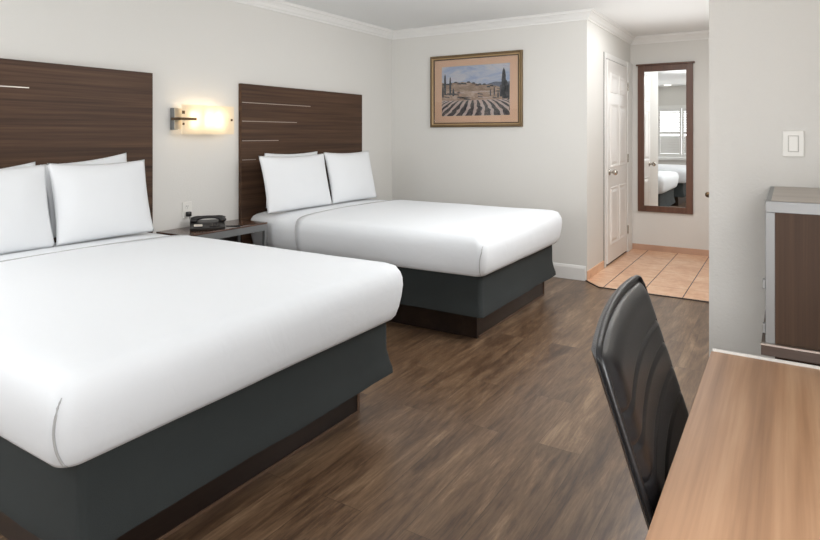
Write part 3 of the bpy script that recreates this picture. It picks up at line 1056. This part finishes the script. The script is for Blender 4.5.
# shell
m = MB()
loops = []
for j in range(NZ_ + 1):
    q = j / NZ_
    L = []
    for side in (0, 1):
        for i in range(NS + 1):
            ii = i if side == 0 else NS - i
            s = ii / NS
            z = ztop(s) + (ZB - ztop(s)) * q
            edge = min(s, 1 - s)
            rd = min(1, edge / 0.03) ** 0.5
            L.append(back_pt(s, z, (-0.007 * rd - 0.002) if side == 0 else (0.004 * rd)))
    loops.append(L)
m.rings(loops)
m.build('back_shell', LEATHER, ch, smooth=True)
# ribbed front cushion
m = MB()
CZ0 = 0.60
seams = [0.0, 0.085, 0.135, 0.19, 0.245, 0.6]


def seam_dip(h):
    r = 1.0
    for sm in seams[1:-1]:
        r = min(r, 0.66 + 0.34 * min(1, abs(h - sm) / 0.008) ** 0.6)
    return r


NS2, NZ2 = 40, 200
bm = m.bm
front, rim = [], []
for j in range(NZ2 + 1):
    row = []
    for i in range(NS2 + 1):
        s = 0.022 + 0.956 * i / NS2
        zt = ztop(s) - 0.010
        q = j / NZ2
        z = zt + (CZ0 - zt) * q
        h = (zt - z)
        e = min(i, NS2 - i) / NS2
        fe = min(1, e / 0.10)
        fe = (1 - (1 - fe) ** 2.2) ** 0.6
        ft = min(1, h / 0.035); ft = (1 - (1 - ft) ** 2) ** 0.5
        fb = min(1, (z - CZ0) / 0.03); fb = (1 - (1 - fb) ** 2) ** 0.5
        off = 0.003 + 0.023 * fe * ft * fb * seam_dip(h)
        row.append(bm.verts.new(back_pt(s, z, off)))
    front.append(row)
for j in range(NZ2):
    for i in range(NS2):
        bm.faces.new((front[j][i], front[j][i + 1], front[j + 1][i + 1], front[j + 1][i]))
m.build('back_cushion', LEATHER, ch, smooth='all')
# piping round the shell's rim
m = MB()
pts = [back_pt(0.004, z, 0.006) for z in [ZB + 0.03 + (ZT - 0.045 - ZB) * k / 12 for k in range(13)]]
pts += [back_pt(s, ztop(s) + 0.001, 0.004) for s in [0.012 + 0.976 * k / 24 for k in range(25)]]
pts += [back_pt(0.996, z, 0.006) for z in [ZT - 0.015 - (ZT - 0.045 - ZB) * k / 12 for k in range(13)]]
m.tube(pts, 0.0055, 8)
m.build('piping', LEATHER, ch, smooth='all')
# seat, column and star base
m = MB()
cN = (NEAR + FAR) / 2 - CO
def lpt(f_, s_, z_):
    return cN + wv * s_ + fv * f_ + Vector((0, 0, z_))
loops = []
for z, ins in ((0.405, 0.05), (0.405, 0.02), (0.42, 0.004), (0.445, 0.0), (0.47, 0.012), (0.482, 0.04), (0.488, 0.10)):
    ring = rrect(0.17 + ins, 0.62 - ins, -0.245 + ins, 0.245 - ins, 0.06, 6, 6)
    loops.append([lpt(x, y, z) for x, y in ring])
m.rings(loops)
m.build('seat', LEATHER, ch, smooth=True)
m = MB()
m.tube([lpt(0.30, 0, 0.395), lpt(0.16, 0, 0.40), lpt(0.105, 0, 0.45), lpt(0.105, 0, 0.56)], [0.02, 0.02, 0.02, 0.016], 10)
m.build('back_support', BLACKPL, ch, smooth='all')
m = MB()
cc = lpt(0.38, 0, 0)
m.cyl(cc + Vector((0, 0, 0.09)), cc + Vector((0, 0, 0.30)), 0.028)
m.cyl(cc + Vector((0, 0, 0.30)), cc + Vector((0, 0, 0.40)), 0.018)
m.box(cc.x - 0.09, cc.x + 0.09, cc.y - 0.08, cc.y + 0.08, 0.385, 0.405, 0.004)
m.build('gas_column', BLACKPL, ch, smooth=True)
for k in range(5):
    a_ = 2 * pi * k / 5 + 0.3
    dv = Vector((cos(a_), sin(a_), 0))
    m = MB()
    m.tube([cc + dv * 0.02 + Vector((0, 0, 0.10)), cc + dv * 0.14 + Vector((0, 0, 0.09)), cc + dv * 0.27 + Vector((0, 0, 0.066))], [0.026, 0.022, 0.015], 10)
    lg = m.build('leg', BLACKPL, ch, smooth='all')
    m = MB()
    pc_ = cc + dv * 0.27
    sd = Vector((-dv.y, dv.x, 0))
    for q in (-1, 1):
        m.cyl(pc_ + sd * (0.008 * q) + Vector((0, 0, 0.026)), pc_ + sd * (0.026 * q) + Vector((0, 0, 0.026)), 0.026, n=20, bev=0.003)
    m.cyl(pc_ - sd * 0.01 + Vector((0, 0, 0.026)), pc_ + sd * 0.01 + Vector((0, 0, 0.026)), 0.008)
    m.cyl(pc_ + Vector((0, 0, 0.03)), pc_ + Vector((0, 0, 0.068)), 0.007)
    m.build('caster', BLACKPL, lg, smooth=True)
